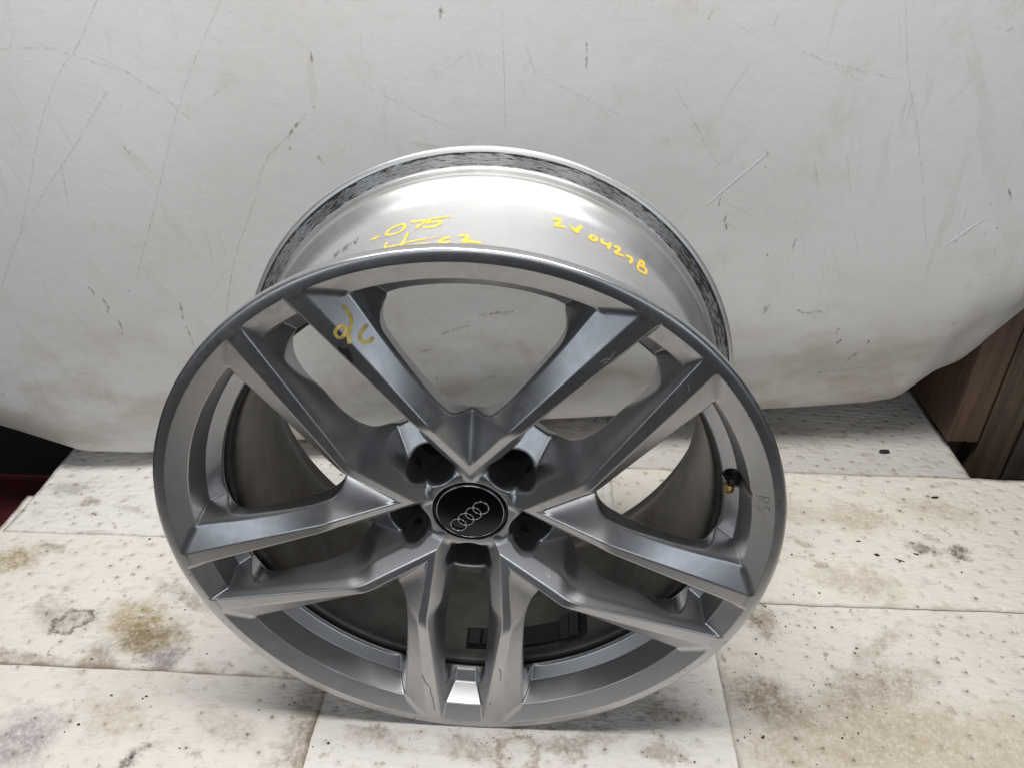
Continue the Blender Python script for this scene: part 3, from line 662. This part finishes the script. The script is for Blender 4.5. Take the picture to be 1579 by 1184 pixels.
MARKS = [([(-.511, .575), (-.463, .578), (-.428, .565), (-.39, .555), (-.356, .527), (-.328, .5)], 1), ([(-.401, .621), (-.43, .579), (-.458, .554), (-.491, .504), (-.51, .465), (-.527, .429), (-.555, .374)], .9), ([(-.413, .534), (-.46, .479), (-.523, .413), (-.568, .358), (-.602, .303)], 1), ([(-.276, .621), (-.314, .566), (-.341, .52), (-.37, .457), (-.401, .389), (-.434, .319)], .9), ([(-.203, .513), (-.225, .488), (-.261, .459), (-.282, .404), (-.317, .339), (-.34, .26)], 1.1), ([(-.192, .572), (-.192, .562)], 2), ([(-.055, .615), (-.057, .603)], 3), ([(.007, .62), (.008, .558), (.01, .491)], .9), ([(-.229, .481), (-.227, .488), (-.216, .5)], 2), ([(-.2, .463), (-.195, .454)], 3), ([(-.495, .308), (-.49, .298)], 3.5), ([(-.483, .293), (-.478, .28), (-.483, .271)], 2), ([(-.472, .262), (-.47, .248)], 2), ([(-.484, .458), (-.489, .405)], 1), ([(-.391, .284), (-.392, .261)], 3), ([(-.39, .252), (-.388, .223)], 2.5), ([(-.411, .475), (-.405, .466)], 2), ([(.269, .379), (.27, .391)], 2), ([(.259, .399), (.26, .411)], 1.6), ([(.356, .34), (.358, .358)], 1.6), ([(.322, .57), (.354, .56), (.392, .55), (.436, .542)], .9), ([(.418, .619), (.442, .543), (.469, .488), (.497, .413), (.518, .348)], .8), ([(.594, .42), (.601, .408)], 3), ([(.379, .263), (.388, .256), (.412, .261)], 2), ([(.434, .153), (.47, .159), (.503, .164)], 1.8), ([(.46, .165), (.476, .196)], 3), ([(.095, .58), (.096, .554)], 2), ([(.332, .568), (.394, .54)], .9), ([(.217, .601), (.223, .613)], 1.4), ([(.286, .595), (.29, .607)], 1.2), ([(.344, .271), (.335, .252)], 2), ([(.253, .449), (.244, .457), (.191, .538)], .7), ([(-.058, .552), (-.023, .574)], .8), ([(-.141, .539), (-.047, .491)], .8), ([(-.325, .513), (-.285, .54)], .9), ([(.052, .545), (.138, .504)], .8), ([(-.028, .258), (.019, .263)], 2), ([(-.078, .229), (-.057, .238), (-.039, .243)], 2), ([(-.104, .205), (-.082, .21)], 2.5), ([(-.026, .149), (-.008, .164)], 2)]
BLOTS = [(-.077, .465, 5), (.305, .461, 5), (.272, .374, 6), (.438, .23, 9), (.444, .213, 7), (.483, .212, 6), (.328, .337, 4), (.536, .591, 5), (-.055, .611, 6), (-.228, .472, 4), (-.473, .243, 7), (-.479, .28, 5), (-.147, .285, 4), (-.008, .159, 6), (-.084, .16, 5), (.337, .264, 6)]
def mat_mark(name, col, cut, top):
    n = NT(name); a = n.noise(210, 4, .65); al = n.ramp(a, cut-.16, cut+.16, 0., top)
    return n.out(col, .8, 0., None, Alpha=al)
M_mark = mat_mark('rubbed_scratch_dirt', (.33, .30, .26), .50, .42); M_blot = mat_mark('dark_scuff_dirt', (.16, .13, .11), .52, .62)
M_white = mat_mark('white_cut', (.85, .85, .85), .40, .9)
from mathutils.bvhtree import BVHTree
bv = BVHTree.FromPolygons([p+Vector((0, .4, 0)) for p in P], F)
def drop(x, h):
    hit = bv.ray_cast(Vector((x, -.3, h)), Vector((0, 1, 0)))
    return (hit[0], (hit[1] if hit[1].y < 0 else -hit[1])) if hit[0] else (None, None)
def on_sheet(L, width, it=1):
    L = chaikin(L, it); fine = []
    for a, b in zip(L[:-1], L[1:]):
        for t in np.linspace(0, 1, 7)[:-1]: fine.append(a*(1-t)+b*t)
    fine.append(L[-1]); pts, nr = [], []
    for i, (x, h) in enumerate(fine):
        jit = .0012*noise.noise(Vector((x*60, h*60, 2))); p, nn = drop(x+jit, h+jit)
        if p: pts.append(p-Vector((0, .4, 0))); nr.append(nn)
    return ribbon(pts, nr, width, .0007)
def shblot(x, h, r):
    p, nn = drop(x, h)
    if not p: return [], []
    n = 16; Q = [p]; ph = random.uniform(0, 6); el = random.uniform(.35, .8); ra = random.uniform(-.9, .9)
    for i in range(n):
        t = i/n*6.283; k = r*(1+.4*math.sin(2*t+ph)+.25*math.sin(5*t+ph*2)); a, b = k*el*math.cos(t), k*math.sin(t)
        q, _ = drop(x+a*math.cos(ra)-b*math.sin(ra), h+a*math.sin(ra)+b*math.cos(ra)); Q.append(q or p)
    return [q+nn*.0008-Vector((0, .4, 0)) for q in Q], [(0, 1+i, 1+(i+1) % n) for i in range(n)]
thin = [on_sheet(L, .0008*w) for L, w in MARKS if w <= 1.2]; fat = [on_sheet(L, .00085*w) for L, w in MARKS if w > 1.2]
tag(obj('scratch_marks', *join(thin), M_mark, sh), kind='stuff')
tag(obj('scuff_marks', *join(fat+[shblot(x, h, r*.00052) for x, h, r in BLOTS]), M_blot, sh), kind='stuff')
obj('white_cut', *on_sheet([(.245, .401), (.266, .423), (.303, .46)], .0012), M_white, sh); obj('white_cut', *on_sheet([(.542, .352), (.578, .385)], .0015), M_white, sh)

# ------------------------------------------------------------------ boards at the right
def mat_wood(name, c0, c1):
    n = NT(name); g = n.noise(1, 5, .6, n.map(scale=(110, 110, 4)), .4); b = n.noise(20, 5, .7); s = n.noise(1, 3, .5, n.map(scale=(320, 320, 8)))
    c = n.mix(n.ramp(g, .3, .7), c0, c1); c = n.mix(n.math('MULTIPLY', n.ramp(b, .6, .78), .5), c, (.20, .13, .075)); c = n.mix(n.math('MULTIPLY', n.ramp(s, .6, .7), .4), c, tuple(x*.45 for x in c0))
    return n.out(c, .62, 0., n.bump(g, .3, .002))
WD = [mat_wood('red_brown_board', (.055, .030, .020), (.105, .062, .040)), mat_wood('dark_brown_board', (.042, .028, .019), (.095, .062, .038)), mat_wood('grey_brown_board', (.034, .027, .022), (.075, .058, .044))]
def board(x0, x1, y0, y1, z0, z1, mat, label, ragged=False):
    bm = bmesh.new(); nx, nz = 14, 30
    g = {}
    def pt(u, v, back):
        x = x0+(x1-x0)*u; z = z0+(z1-z0)*v
        if ragged and v == 0: z += .003*noise.noise(Vector((x*240, back, 1)))+.002*noise.noise(Vector((x*600, 0, 1)))
        y = (y1 if back else y0+.0012*noise.noise(Vector((x*60, z*5, 2))))
        return (x, y, z)
    P, F = [], []
    for bk in (0, 1):
        for j in range(nz+1):
            for i in range(nx+1): P.append(pt(i/nx, j/nz, bk))
    o2 = (nx+1)*(nz+1)
    for j in range(nz):
        for i in range(nx):
            a = j*(nx+1)+i; F += [(a, a+1, a+nx+2, a+nx+1), (a+o2, a+o2+nx+1, a+o2+nx+2, a+o2+1)]
    for i in range(nx): a = i; b_ = nz*(nx+1)+i; F += [(a, a+o2, a+o2+1, a+1), (b_, b_+1, b_+o2+1, b_+o2)]
    for j in range(nz): a = j*(nx+1); b_ = a+nx; F += [(a, a+nx+1, a+nx+1+o2, a+o2), (b_, b_+o2, b_+o2+nx+1, b_+nx+1)]
    bm.free(); o = obj('wooden_board', P, F, mat, smooth=False); bevel(o, .002, 2)
    return tag(o, label, 'board', 'upright boards at the right edge')
board(.667, .7125, .500, .66, .012, .75, WD[0], 'short reddish brown upright board with a ragged cut lower end', True)
board(.7165, .7685, .503, .54, -.30, .75, WD[1], 'long dark brown upright board right of the short reddish one')
board(.7725, .835, .502, .54, -.30, .75, WD[2], 'dark greyish upright board at the far right edge of the picture')
board(.680, .7155, .545, .57, -.30, .30, WD[1], 'recessed dark board showing below the short reddish board')
# dark red crate edge beyond the bench on the left
M_red = simple('dark_red_plastic', (.075, .012, .014), .5, 0, .2, 25)
t = empty('red_crate', (-.86, .41, -.40)); 
for args in ((-.20, .19, -.07, -.062, 0, .30), (-.20, .19, .070, .078, 0, .30), (-.20, -.192, -.062, .07, 0, .30), (.182, .19, -.062, .07, 0, .30)):
    bevel(obj('crate_wall', *boxmesh(*args), M_red, t, smooth=False), .003)
obj('crate_base', *boxmesh(-.192, .182, -.062, .07, .0, .29), M_red, t, smooth=False)
tag(t, 'dark red container edge below the pads at the left', 'container')

# ------------------------------------------------------------------ debris on the pads
def chip(x, y, sx, sy, sz, rot, name, label, mat, cat='debris'):
    bm = bmesh.new(); bmesh.ops.create_icosphere(bm, subdivisions=2, radius=1)
    for v in bm.verts:
        k = 1+.35*noise.noise(v.co*1.7+Vector((x*50, y*50, 0))); v.co = Vector((v.co.x*sx*k, v.co.y*sy*k, v.co.z*sz*k))
    me = bpy.data.meshes.new(name); bm.to_mesh(me); bm.free(); me.materials.append(mat)
    o = bpy.data.objects.new(name, me); COL.objects.link(o); lev = 3 if (x > .08 and .178 < y < .424) or (x < .16 and y > .248) else (2 if y > .047 and x < .3 else 1)
    if x > .08 and y >= .424: lev = 0
    o.location = (x, y, wave(x, y)+lev*.0012+.0004+sz*.6); o.rotation_euler = (0, 0, rot); return tag(o, label, cat)
chip(.572, .484, .0085, .0042, .003, .05, 'rubber_lump', 'black rubber lump on the shaded pad at the back right', M_crumb)
chip(.603, .377, .0058, .0018, .0018, .15, 'bark_fragment', 'dark winged fragment on the cream pad near the boards', M_crumb)
chip(.487, .263, .0034, .0022, .0012, -.3, 'dirt_flake', 'leftmost dark flake beside the smudges on the cream pad', M_crumb)
chip(.513, .256, .0062, .0008, .0009, -.45, 'splinter', 'thin black splinter lying by the smudges on the cream pad', M_crumb)
chip(.537, .267, .0036, .0011, .001, -.3, 'bark_sliver', 'small black sliver right of the splinter on the cream pad', M_crumb)
chip(.471, .286, .0030, .0011, .001, .1, 'grit_piece', 'small dark grit piece above the smudges on the cream pad', M_crumb)
cr = []
cl = [(.30, .03, .07, 26), (.36, .10, .10, 46), (.05, -.035, .16, 34), (.45, .02, .14, 30), (.42, .24, .10, 22), (-.36, .10, .10, 30), (-.5, .28, .10, 10), (-.4, -.01, .12, 14), (.33, .16, .06, 26), (-.22, .03, .05, 10)]
for cx, cy, sd, num in cl:
    for _ in range(num):
        x, y = random.gauss(cx, sd*.6), random.gauss(cy, sd*.45)
        if y < -.2 or abs(x) > .64: continue
        lev = 3 if (x > .08 and .18 < y < .42) or (x < .16 and y > .25) else (2 if y > .047 and x < .26 else (1 if x < -.161 or x > .26 else 0))
        s_ = random.choice((.0004, .0005, .0006, .0007, .0008, .0012)); z = wave(x, y)+lev*.0012+.0004+s_*.3
        bm = bmesh.new(); bmesh.ops.create_icosphere(bm, subdivisions=1, radius=s_)
        sq = random.uniform(.5, 1.6); pv = [(v.co.x*sq*random.uniform(.7, 1.3)+x, v.co.y*random.uniform(.7, 1.3)+y, v.co.z*.7+z) for v in bm.verts]; fv = [tuple(q.index for q in f.verts) for f in bm.faces]; bm.free(); cr.append((pv, fv))
tag(obj('grit_crumbs', *join(cr), M_crumb), 'scattered tiny black grit crumbs on the pads', 'grit', kind='stuff')
